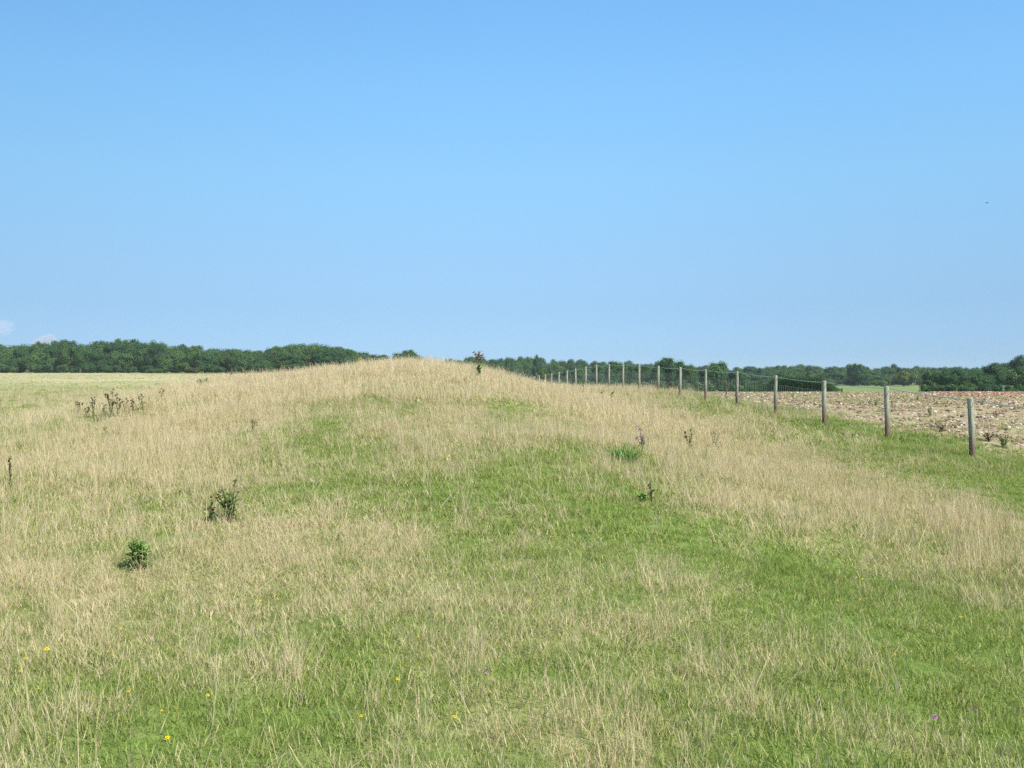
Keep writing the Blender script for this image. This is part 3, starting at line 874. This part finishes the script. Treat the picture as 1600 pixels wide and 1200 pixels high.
tree('hedge_shrub', SH_BR, (302 - 800) / F * 334, 334, 2.3, 1.1, False, 'foliage', label='low browned bush at the foot of the left wood', cat='shrub')
ptree('broadleaf_tree', CR_YL, 492, 538, 362, 22, label='yellow-green tree amid the dark crowns left of the mound top', cat='tree')
ptree('broadleaf_tree', CR_LT, 362, 545, 347, 26, label='lighter mid green tree near the middle of the left wood', cat='tree')
ptree('broadleaf_tree', CR_BIG, 637, 543.5, 300, 60, 1.2, label='round-topped tree showing alone just left of the mound summit', cat='tree')
ptree('broadleaf_tree', CR[3], 697, 559.5, 420, 9, label='tiny tree tip peeping over the summit of the mound', cat='tree')
ptree('broadleaf_tree', CR_BIG, 741, 553, 430, 50, 1.2, label='domed tree rising behind the tall seeding thistle on the mound', cat='tree')
for row, (d0, step, off, dz) in enumerate(((520, 21, 0, 14), (545, 20, 9, 8), (575, 16, 4, 3), (605, 13, 7, 0))):
    px = 700 + off
    while px < 1700:
        p = px + rt.uniform(-5, 5); d = d0 + rt.uniform(-8, 8)
        yt = min(float(ip(p, TOPR)) + dz * rt.uniform(.3, 1.4) + (rt.uniform(-1.5, 2) if row > 1 else 0), 592)
        if row < 2 and p < 770: px += step; continue
        kk = dict(GR)
        if row in (0, 3) and 700 < p < 1600:
            kk['label'] = spot(row, p, ZR, 'far wood')
        ptree('broadleaf_tree', CR[rt.randrange(5)], p, yt, d, wpx=rt.uniform(19, 38), **kk)
        px += step
for k in range(66):
    p = 705 + k * 15.5 + rt.uniform(-6, 6); d = 512 + rt.uniform(-5, 5); x = (p - 800) / F * d
    tree('hedge_shrub', SH[k % 2], x, d, rt.uniform(2.4, 4.0), rt.uniform(1.3, 1.9), False, 'foliage', cat='shrub', group='shrubs along the foot of the far wood',
         label='dark low shrub along the foot of the distant wood beyond the fence')
ptree('broadleaf_tree', CR[0], 795, 554.5, 470, 20, label='small peaked tree above the wood right of the seeding thistle', cat='tree')
ptree('broadleaf_tree', CR[1], 838, 553.5, 480, 16, label='small pointed tree standing above the far wood left of the fence end', cat='tree')
ptree('broadleaf_tree', CR_YL, 850, 573, 360, 22, label='yellow-green bush before the far wood above the fence end', cat='tree')
MID = [(905, 572, 32, 0), (935, 570, 36, 1), (962, 561, 44, 2), (988, 563, 36, 4), (1008, 568, 30, 3), (1075, 571, 34, 1), (1150, 577, 34, 2)]
for px, yt, wp, v in MID:
    ptree('broadleaf_tree', CR[v], px, yt, 290 + rt.uniform(-14, 14), wp, cat='tree', group='trees standing close behind the far fence posts',
          label='mid green tree in the clump standing behind the far fence posts')
ptree('broadleaf_tree', CR_BIG, 1044, 554, 275, 66, 1.2, label='big broad round-headed tree behind the middle fence posts', cat='tree')
ptree('broadleaf_tree', CR_LT, 1076, 566, 270, 32, label='lighter tree at the right shoulder of the big round-headed tree', cat='tree')
ptree('broadleaf_tree', CR[4], 1116, 558, 272, 52, 1.0, label='dark dense domed tree right of the big round-headed tree', cat='tree')
for k, (px, yt, wp) in enumerate(((880, 588, 34), (915, 590, 36), (950, 588, 40), (990, 588, 38), (1025, 590, 44), (1062, 590, 44), (1100, 592, 44), (1132, 592, 40), (1160, 597, 26))):
    ptree('hedge_shrub', SH[k % 2], px, yt, 232 + rt.uniform(-8, 8), wp, 1.4, trunk=False, part='foliage', cat='shrub', group='shrubs below the trees behind the fence posts',
          label='dark shrub in the thicket seen between the fence posts')
ptree('broadleaf_tree', CR_BIG, 1341, 565, 500, 40, 1.2, label='tall domed tree breaking the far skyline right of centre', cat='tree')
ptree('broadleaf_tree', CR_YL, 1412, 578, 470, 40, label='olive yellow tree in front of the far wood above the green pasture', cat='tree')
ptree('hedge_shrub', SH_LT, 1375, 591, 462, 26, 1.6, trunk=False, part='foliage', label='small bright yellow-green bush at the pasture edge left of the olive tree', cat='shrub')
RB = [(1460, 576, 48, 0), (1492, 573, 50, 2), (1525, 575, 48, 4), (1552, 566, 44, 1), (1590, 570, 60, 2), (1640, 566, 60, 4)]
for px, yt, wp, v in RB:
    ptree('broadleaf_tree', CR[v], px, yt, 250 + rt.uniform(-8, 8), wp, cat='tree', group='trees close behind the right end of the stony field',
          label='bushy mid green tree close behind the right end of the stony field')
ptree('broadleaf_tree', CR[1], 1592, 554, 330, 44, label='tallest dark tree at the right edge of the picture', cat='tree')
for k, (px, yt, wp) in enumerate(((1452, 596, 40), (1480, 598, 44), (1512, 597, 44), (1545, 597, 44), (1585, 598, 40), (1620, 598, 44))):
    ptree('hedge_shrub', SH[k % 2], px, yt, 225 + rt.uniform(-5, 5), wp, 1.4, trunk=False, part='foliage', cat='shrub', group='shrubs below the right hand trees',
          label='low dark shrub under the trees behind the right end of the stony field')
ptree('hedge_shrub', SH_LT, 1580, 606, 215, 26, 1.6, trunk=False, part='foliage', label='bright green low bush under the dark trees at the far right', cat='shrub')
print('trees', n_tree[0])

# tall leafy cover crop standing in rows past the stony field
mb = []
for s in range(4):
    r = random.Random(s); m = MB()
    m.tube([(0, 0, -.1), (.01, 0, .5), (0, .01, 1)], [.012, .009, .004], 4, (.3, 0, 0))
    for k in range(16):
        z = .12 + .055 * k; q = k * 2.4 + r.uniform(-.4, .4)
        m.leaf((0, 0, z), (math.cos(q), math.sin(q), 1.1), .26, .05, (0, 0, 1), .9, (r.random(), 0, 0))
    mb.append(mesh('crop_plant', m.v, m.f, M_maize, {'col': np.array(m.c)}))
CROP = protos('crop_plant', mb)
pts = []; hs = []
for d in np.arange(170, 184, 1.1):
    for px in np.arange(1168, 1316, 3.0):
        p = px + rt.uniform(-1, 1); yt = float(ip(p, [(1168, 603), (1200, 600), (1208, 592), (1225, 590), (1280, 591), (1292, 597), (1310, 607)])) + rt.uniform(-1, 2)
        x = (p - 800) / F * d; z = float(H(x, d)); h = EYE + (600 - yt) / F * d - z
        if h > .3: pts.append((x, d + rt.uniform(-.3, .3), z)); hs.append(h)
n = len(pts); hs = np.array(hs)
scatter('cover_crop', CROP, pts, np.stack([np.zeros(n), np.zeros(n), rng.uniform(0, 6.28, n)], 1), np.stack([hs * 1.2, hs * 1.2, hs], 1), rng.integers(0, 4, n),
        rng.uniform(size=n), np.zeros(n), kind='stuff', label='block of tall dark green cover crop past the stony field', cat='crop')


# ------------------------------------------------------------------ weeds that stand out of the sward, one by one
def weed(name, label, cat, px, py, hpx, d=None, seed=0, stems=2, leaf=.12, leaves=10, lmat=None, lrange=(.1, .9), heads=4, hmat=None, hsize=.02, spread=.25, group=None, lw=.3, up=.8, umbel=0.):
    if d is None: x, d = at(px, py)
    else: x = (px - 800) / F * d
    z = float(H(x, d)); h = hpx / F * d
    r = random.Random(seed * 13 + int(px))
    o = empty(name, (x, d, z), r.uniform(0, 6.28), label=label, cat=cat, group=group)
    st, lf, hd = MB(), MB(), MB()
    for s in range(stems):
        q = r.uniform(0, 6.28); hh = h * (1 if s == 0 else r.uniform(.55, .95)); sp = spread * hh * (r.uniform(.3, 1) if s else .15)
        b = Vector((r.uniform(-.03, .03), r.uniform(-.03, .03), -.05)); m = Vector((math.cos(q) * sp * .4, math.sin(q) * sp * .4, hh * .5)); e = Vector((math.cos(q) * sp, math.sin(q) * sp, hh))
        P_ = [b, b.lerp(m, .5), m, m.lerp(e, .55), e]
        st.tube(P_, [.006, .006, .005, .004, .003], 5, (r.random(), 0, 0))
        for k in range(leaves):
            t = lrange[0] + (lrange[1] - lrange[0]) * (k + r.random() * .5) / leaves
            p = b.lerp(m, t * 2) if t < .5 else m.lerp(e, t * 2 - 1)
            qa = k * 2.4 + r.uniform(-.5, .5)
            lf.leaf(p, (math.cos(qa), math.sin(qa), up * r.uniform(.5, 1.3)), leaf * r.uniform(.7, 1.2) * (1.15 - .5 * t), leaf * lw * r.uniform(.8, 1.2), (0, 0, 1), r.uniform(.2, 1.2), (r.random(), 0, 0))
        for k in range(heads):
            t = r.uniform(.82, 1.0) if not umbel else 1.0
            p = m.lerp(e, t * 2 - 1) + Vector((r.gauss(0, hsize * 1.2), r.gauss(0, hsize * 1.2), r.gauss(0, hsize)))
            if umbel:
                qa = r.uniform(0, 6.28); rr = umbel * math.sqrt(r.random()); p = e + Vector((math.cos(qa) * rr, math.sin(qa) * rr, r.uniform(-.12, .1)))
                st.tube([m.lerp(e, .75), e.lerp(p, .5) + Vector((0, 0, -.03)), p], [.003, .0025, .002], 4, (.3, 0, 0))
            v, f = ico(np.array(p), hsize * r.uniform(.6, 1.2), int(r.random() * 1e6)); hd.add(v, f, (r.random(), 0, 0))
    st.build('stem', M_stem, o)
    if lf.v: lf.build('leaves', lmat or M_thistle, o)
    if hd.v: hd.build('seed_heads' if hmat in (None, M_fluff, M_dock) else 'flowers', hmat or M_dock, o)
    return o


weed('thistle', 'tall thistle with a wide brown seeding head on the skyline of the mound', 'thistle', 748, 600, 40, d=31, seed=1, stems=2, leaf=.24, leaves=15, lmat=M_bright, lrange=(.12, .6), heads=34, hmat=M_fluff,
     hsize=.024, spread=.05, lw=.38, umbel=.18)
weed('weed_clump', 'bushy bright green leafy weed alone in straw grass at lower left', 'weed', 215, 893, 52, seed=2, stems=11, leaf=.12, leaves=15, lmat=M_bright, heads=0, spread=.5, lw=.22, up=1.0)
weed('thistle', 'sprawling dark green thistle above and right of the bright leafy weed', 'thistle', 362, 815, 66, seed=3, stems=8, leaf=.13, leaves=11, lw=.24, lmat=M_thistle, heads=3, hmat=M_dock, hsize=.012, spread=.75)
weed('thistle', 'small side thistle just left of the sprawling dark green one', 'thistle', 330, 818, 36, seed=4, stems=3, leaf=.1, leaves=8, heads=2, hsize=.012, spread=.5)
GD = 'dark dock stems clustered on the left flank'
for k, (px, py, hp, ns, lab) in enumerate((
        (121, 652, 20, 3, 'leftmost of the dark dock plants on the left flank'),
        (134, 656, 14, 2, 'small thin dock plant second from the left of the dark cluster'),
        (146, 655, 28, 3, 'tall green-leaved dock third from the left in the dark cluster'),
        (162, 660, 22, 3, 'leaning dock plant at the front of the dark cluster'),
        (174, 655, 36, 6, 'largest and bushiest dark dock of the cluster on the left flank'),
        (184, 655, 32, 4, 'brown dock touching the right side of the largest one'),
        (197, 648, 20, 2, 'thin dark dock stalk just right of the bushy pair'),
        (208, 650, 22, 3, 'brown dock with spreading stems right of the thin stalk'),
        (222, 644, 22, 3, 'dock plant with green foot near the right end of the cluster'),
        (255, 630, 18, 2, 'last small pair of dock stems at the right end of the cluster'))):
    weed('dock_plant', lab, 'dock', px, py, hp * 1.25, seed=10 + k, stems=ns, leaf=.11, leaves=8, lw=.24, lmat=M_thistle if k in (0, 2, 3, 4, 8) else M_dock, heads=6, hmat=M_dock, hsize=.019, spread=.38, group=GD, lrange=(.15, .95))
weed('dock_plant', 'single dark stalk standing below the dock cluster', 'dock', 164, 682, 14, seed=31, stems=1, leaf=.08, leaves=7, lmat=M_dock, heads=4, hsize=.018)
weed('thistle', 'slim dark thistle by the left edge of the picture', 'thistle', 15, 762, 48, seed=32, stems=2, leaf=.07, leaves=16, lmat=M_thistle, heads=4, hsize=.014, spread=.12)
weed('thistle', 'little dark thistle left of the green hollow on the mound', 'thistle', 395, 676, 20, seed=33, stems=3, leaf=.09, leaves=6, lmat=M_dock, heads=3, hsize=.018, spread=.4)
weed('thistle', 'two-stemmed dark thistle with faded flower above the bright tussock', 'thistle', 1003, 709, 42, seed=34, stems=4, leaf=.10, leaves=9, lmat=M_thistle, heads=5, hmat=M_purple, hsize=.016, spread=.5)
weed('thistle', 'branching dark thistle in the middle of the right hand straw slope', 'thistle', 1076, 704, 34, seed=35, stems=5, leaf=.11, leaves=7, lmat=M_thistle, heads=3, hsize=.018, spread=.6)
weed('thistle', 'faint grey-green thistle right of the branching one on the straw slope', 'thistle', 1116, 700, 27, seed=36, stems=3, leaf=.09, leaves=5, lmat=M_thistle, heads=2, hsize=.014, spread=.6)
weed('thistle', 'small upright thistle with dark foot below the two-stemmed one', 'thistle', 1017, 784, 34, seed=37, stems=3, leaf=.08, leaves=9, lmat=M_thistle, heads=3, hsize=.012, spread=.25)
weed('weed_clump', 'low bright green leaf clump beside the small upright thistle', 'weed', 1004, 784, 12, seed=38, stems=6, leaf=.10, leaves=8, lmat=M_bright, heads=0, spread=.9)
weed('dock_plant', 'brown dock growing at the fence foot between two posts', 'dock', 1134, 632, 34, d=36, seed=39, stems=3, leaf=.10, leaves=8, lmat=M_dock, heads=8, hsize=.026, spread=.2)
for k, (px, d, hp, lab) in enumerate(((883, 33, 15, 'leftmost small dark stalk on the right shoulder of the mound'), (895, 32.5, 17, 'dark stalk between two others on the right shoulder of the mound'),
                                      (912, 32, 18, 'tallest thin dark stalk on the right shoulder of the mound'), (941, 30, 14, 'short stalk lower down the right shoulder of the mound'),
                                      (956, 29.5, 15, 'last pale stalk at the foot of the right shoulder'), (814, 36, 13, 'lone stalk right of the seeding thistle near the skyline'))):
    weed('dock_plant', lab, 'dock', px, 0, hp + 14, d=d, seed=50 + k, stems=1, leaf=.06, leaves=5, lmat=M_dock, heads=9, hsize=.02, spread=.1, lrange=(.5, .95), group='thin dark stalks on the right shoulder of the mound')
for k, (px, d, hp, lab) in enumerate(((484, 40, 22, 'dark stalk on the skyline left of the mound summit'), (439, 38, 18, 'short brown stalk farther down the left skyline of the mound'),
                                      (360, 40, 20, 'brown stalk low on the left skyline beside the far field'), (383, 40, 18, 'thin pale stalk on the left skyline beside the far field'))):
    weed('dock_plant', lab, 'dock', px, 0, hp + 8, d=d, seed=60 + k, stems=2, leaf=.07, leaves=5, lmat=M_dock, heads=7, hsize=.024, spread=.15, lrange=(.5, .95), group='dark stalks on the left skyline of the mound')
weed('weed_clump', 'small yellowish leafy weed on the skyline left of the round tree', 'weed', 561, 0, 18, d=42, seed=70, stems=3, leaf=.16, leaves=6, lmat=M_yellow, heads=0, spread=.5, lrange=(.6, 1))
weed('weed_clump', 'left one of two small grey-green bushes on the far side of the flank', 'weed', 314, 603, 10, seed=71, stems=7, leaf=.25, leaves=8, lmat=M_thistle, heads=0, spread=.9)
weed('weed_clump', 'right one of two small grey-green bushes on the far side of the flank', 'weed', 324, 602, 11, seed=72, stems=7, leaf=.25, leaves=8, lmat=M_thistle, heads=0, spread=.6)
# weeds in the stony field
for k, (px, py, hp, ns, mt, lab) in enumerate((
        (1433, 626, 12, 7, M_thistle, 'dark green weed on the far side of the stony field near the pasture'),
        (1570, 700, 26, 8, M_thistle, 'large grey-green weed right of the nearest fence post'),
        (1545, 690, 14, 5, M_dock, 'brownish weed between the nearest post and the large grey-green weed'),
        (1368, 634, 9, 7, M_bright, 'low bright green weed left of the second nearest post'),
        (1470, 676, 14, 6, M_dock, 'brown-green weed between the two nearest posts'),
        (1563, 640, 14, 6, M_thistle, 'rounded weed in the field right of the nearest post top'),
        (1535, 634, 12, 6, M_thistle, 'wide low weed just right of the nearest post top'),
        (1452, 648, 9, 6, M_bright, 'flat green weed midway across the stony field'),
        (1500, 618, 8, 5, M_dock, 'dark weed at the far edge left of the nearest post top'),
        (1239, 622, 8, 5, M_thistle, 'small dark weed in the far corner of the stony field'))):
    weed('field_weed', lab, 'weed', px, py, hp, seed=80 + k, stems=ns + 2, leaf=.11, leaves=9, lw=.25, lmat=mt, heads=2, hmat=M_dock, hsize=.02, spread=.85, group='weeds standing in the stony field')

# the bright tussock on the near shoulder
x, d = at(975, 722); mbt = MB(); r = random.Random(8)
for k in range(190):
    q = r.uniform(0, 6.28); rr = .19 * math.sqrt(r.random()); b = Vector((rr * math.cos(q), rr * math.sin(q), -.02)); L = r.uniform(.14, .34) * (1.1 - rr)
    mbt.leaf(b, (math.cos(q) * .5 + r.uniform(-.4, .4), math.sin(q) * .5 + r.uniform(-.4, .4), 1.), L, .012, (r.uniform(-1, 1), r.uniform(-1, 1), .2), r.uniform(.2, .9), (r.random(), 0, 0))
mbt.build('grass_tussock', M_bright, None, loc=(x, d, float(H(x, d))), label='rounded bright green grass tussock on the near shoulder of the mound', cat='tussock')


# ------------------------------------------------------------------ small flowers
def flower_meshes(mat, kind):
    r = random.Random(3); st, hd = MB(), MB()
    st.tube([(0, 0, -.02), (.004, 0, .06), (0, .004, .125)], [.0016, .0014, .0012], 4, (.5, 0, 0))
    if kind == 'ray':
        for ring, (n, L, up) in enumerate(((11, .015, .25), (8, .010, .9))):
            for k in range(n):
                q = 2 * math.pi * k / n + ring * .3
                hd.leaf((0, .004, .125 + .002 * ring), (math.cos(q), math.sin(q), up), L, .0055, (0, 0, 1), .3, (r.random(), 0, 0))
    else:
        for k in range(34):
            q = k * 2.4; z = 1 - 2 * (k + .5) / 40; s = math.sqrt(max(0, 1 - z * z))
            dv = Vector((s * math.cos(q), s * math.sin(q), z)); hd.leaf(Vector((0, .004, .125)) + dv * .004, dv, .010, .004, (0, .3, 1), .2, (r.random(), 0, 0))
    return mesh('stem', st.v, st.f, M_stem, {'col': np.array(st.c, float)}), mesh('flower_head', hd.v, hd.f, mat, {'col': np.array(hd.c, float)})


FY = flower_meshes(M_yellow, 'ray'); FP = flower_meshes(M_purple, 'globe')


def flower(name, ms, px, py, s, **k):
    x, d = at(px, py + 14); o = empty(name, (x, d, float(H(x, d)) + .01), rt.uniform(0, 6.28), **k)
    for me, nm in zip(ms, ('stem', 'flower_head')):
        c = link(nm, me, o); c.scale = (s, s, rt.uniform(.9, 1.15)) if nm == 'stem' else (s, s, 1)
        if nm == 'flower_head': c.scale = (s, s, 1.05)
    o.rotation_euler.x = rt.uniform(-.25, .1); o.rotation_euler.y = rt.uniform(-.2, .2)


YF = [(64, 1050), (40, 1070), (42, 1063), (36, 1079), (54, 1112), (163, 1048), (175, 1057), (249, 1153), (325, 1121), (192, 1118), (325, 947), (329, 905), (350, 890), (331, 905), (375, 998), (437, 957),
      (498, 875), (410, 960), (295, 930), (265, 1043), (293, 1045), (240, 958), (625, 1095), (655, 1022), (695, 1155), (575, 905), (830, 960), (1408, 1048), (1180, 1135), (1290, 1115), (1352, 853), (1345, 918),
      (1448, 890), (1350, 955), (1470, 940), (1500, 990), (1580, 1020), (1072, 1092), (1226, 1006), (1285, 898), (1430, 878), (1481, 961), (1316, 958), (1085, 995), (985, 842), (560, 1160), (90, 920), (21, 925), (180, 1010), (262, 926)]
for px, py in YF:
    flower('yellow_flower', FY, px, py, rt.uniform(.5, .85), cat='flower', group='small yellow flowers dotted in the grass', label='small yellow flower dotted in the short grass')
for px, py, s, lab in ((72, 1040, 1.25, 'biggest yellow flower near the left edge of the grass'), (138, 1136, 1.15, 'bright yellow flower low at the left among short grass'),
                       (277, 1151, 1.0, 'yellow flower right of the bright one near the bottom left'), (277, 1193, 1.0, 'yellow flower at the very bottom edge on the left')):
    flower('yellow_flower', FY, px, py, s, cat='flower', group='small yellow flowers dotted in the grass', label=lab)
for px, py, s, lab in ((750, 1080, 1.5, 'faded pink clover head in the middle foreground'), (1454, 1150, 1.2, 'left one of two pink clover heads at the bottom right'), (1522, 1146, 1.25, 'right one of two purple-pink clover heads at the bottom right')):
    flower('clover_flower', FP, px, py, s, cat='flower', group='pink clover heads in the grass', label=lab)

# ------------------------------------------------------------------ a bird high on the right
D = 70.; mbb = MB()
mbb.tube([(-.10, 0, 0), (-.05, 0, .008), (.02, 0, .01), (.07, 0, .006), (.10, 0, 0)], [.004, .026, .03, .018, .004], 6)
bird = mbb.build('bird', M_bark, None, loc=((1542 - 800) / F * D, D, EYE + (600 - 317) / F * D), label='tiny dark bird high in the blue sky on the right', cat='bird')
for s in (-1, 1):
    wv = MB(); wv.add([(.03, .02 * s, .01), (-.04, .02 * s, .01), (-.05, .10 * s, .035), (-.05, .17 * s, .02), (.01, .10 * s, .035)], [(0, 1, 2, 4), (4, 2, 3)]); wv.build('wing', M_bark, bird)

# ------------------------------------------------------------------ two small clouds low in the sky beyond the wood
mc, n, out = newmat('cloud_vapour')
v = N(n, 'VolumePrincipled'); v.inputs['Color'].default_value = (.97, .95, .97, 1); v.inputs['Density'].default_value = .016; v.inputs['Anisotropy'].default_value = .2
n.links.new(v.outputs[0], out.inputs['Volume'])
mc2, n, out = newmat('thin_cloud_vapour')
v = N(n, 'VolumePrincipled'); v.inputs['Color'].default_value = (.97, .94, .97, 1); v.inputs['Density'].default_value = .0035
n.links.new(v.outputs[0], out.inputs['Volume'])


def cloud(label, px, py, wpx, hpx, mat, seed, D=5000.):
    r = np.random.default_rng(seed)
    import bmesh
    bm = bmesh.new(); bmesh.ops.create_icosphere(bm, subdivisions=4, radius=1.)
    k = r.normal(size=(9, 3)); k /= np.linalg.norm(k, axis=1)[:, None]
    for v_ in bm.verts:
        c = np.array(v_.co); f = 1 + .32 * max((np.clip(k @ c, 0, 1) ** 6).max(), 0) - .15
        v_.co = Vector((c * f).tolist())
    me = bpy.data.meshes.new('cloud'); bm.to_mesh(me); bm.free(); me.materials.append(mat)
    o = link('cloud', me, loc=((px - 800) / F * D, D, EYE + (600 - py) / F * D), label=label, cat='cloud')
    s = D / F
    o.scale = (wpx / 2 * s, wpx / 2 * s, hpx / 2 * s)


cloud('small pinkish white cloud rising just behind the wood at far left', 72, 536, 36, 28, mc, 1)
cloud('faint pale cloud at the left edge above the wood', 4, 512, 40, 26, mc2, 2)

# ------------------------------------------------------------------ the summer haze between here and the woods
mh, n, out = newmat('haze_air')
v = N(n, 'VolumePrincipled'); v.inputs['Color'].default_value = (.80, .90, 1.0, 1); v.inputs['Density'].default_value = .00011; v.inputs['Anisotropy'].default_value = .0
n.links.new(v.outputs[0], out.inputs['Volume'])
zlo = float(ZZ.min()) - 1.0; zhi = 26.0
mb = MB()
X0, X1, Y0, Y1 = -1700, 1700, -120, 1480
mb.add([(X0, Y0, zlo), (X1, Y0, zlo), (X1, Y1, zlo), (X0, Y1, zlo), (X0, Y0, zhi), (X1, Y0, zhi), (X1, Y1, zhi), (X0, Y1, zhi)],
       [(3, 2, 1, 0), (4, 5, 6, 7), (0, 1, 5, 4), (1, 2, 6, 5), (2, 3, 7, 6), (3, 0, 4, 7)])
mb.build('haze', mh, None, kind='stuff', label='thin summer haze hanging over the whole landscape', cat='haze')
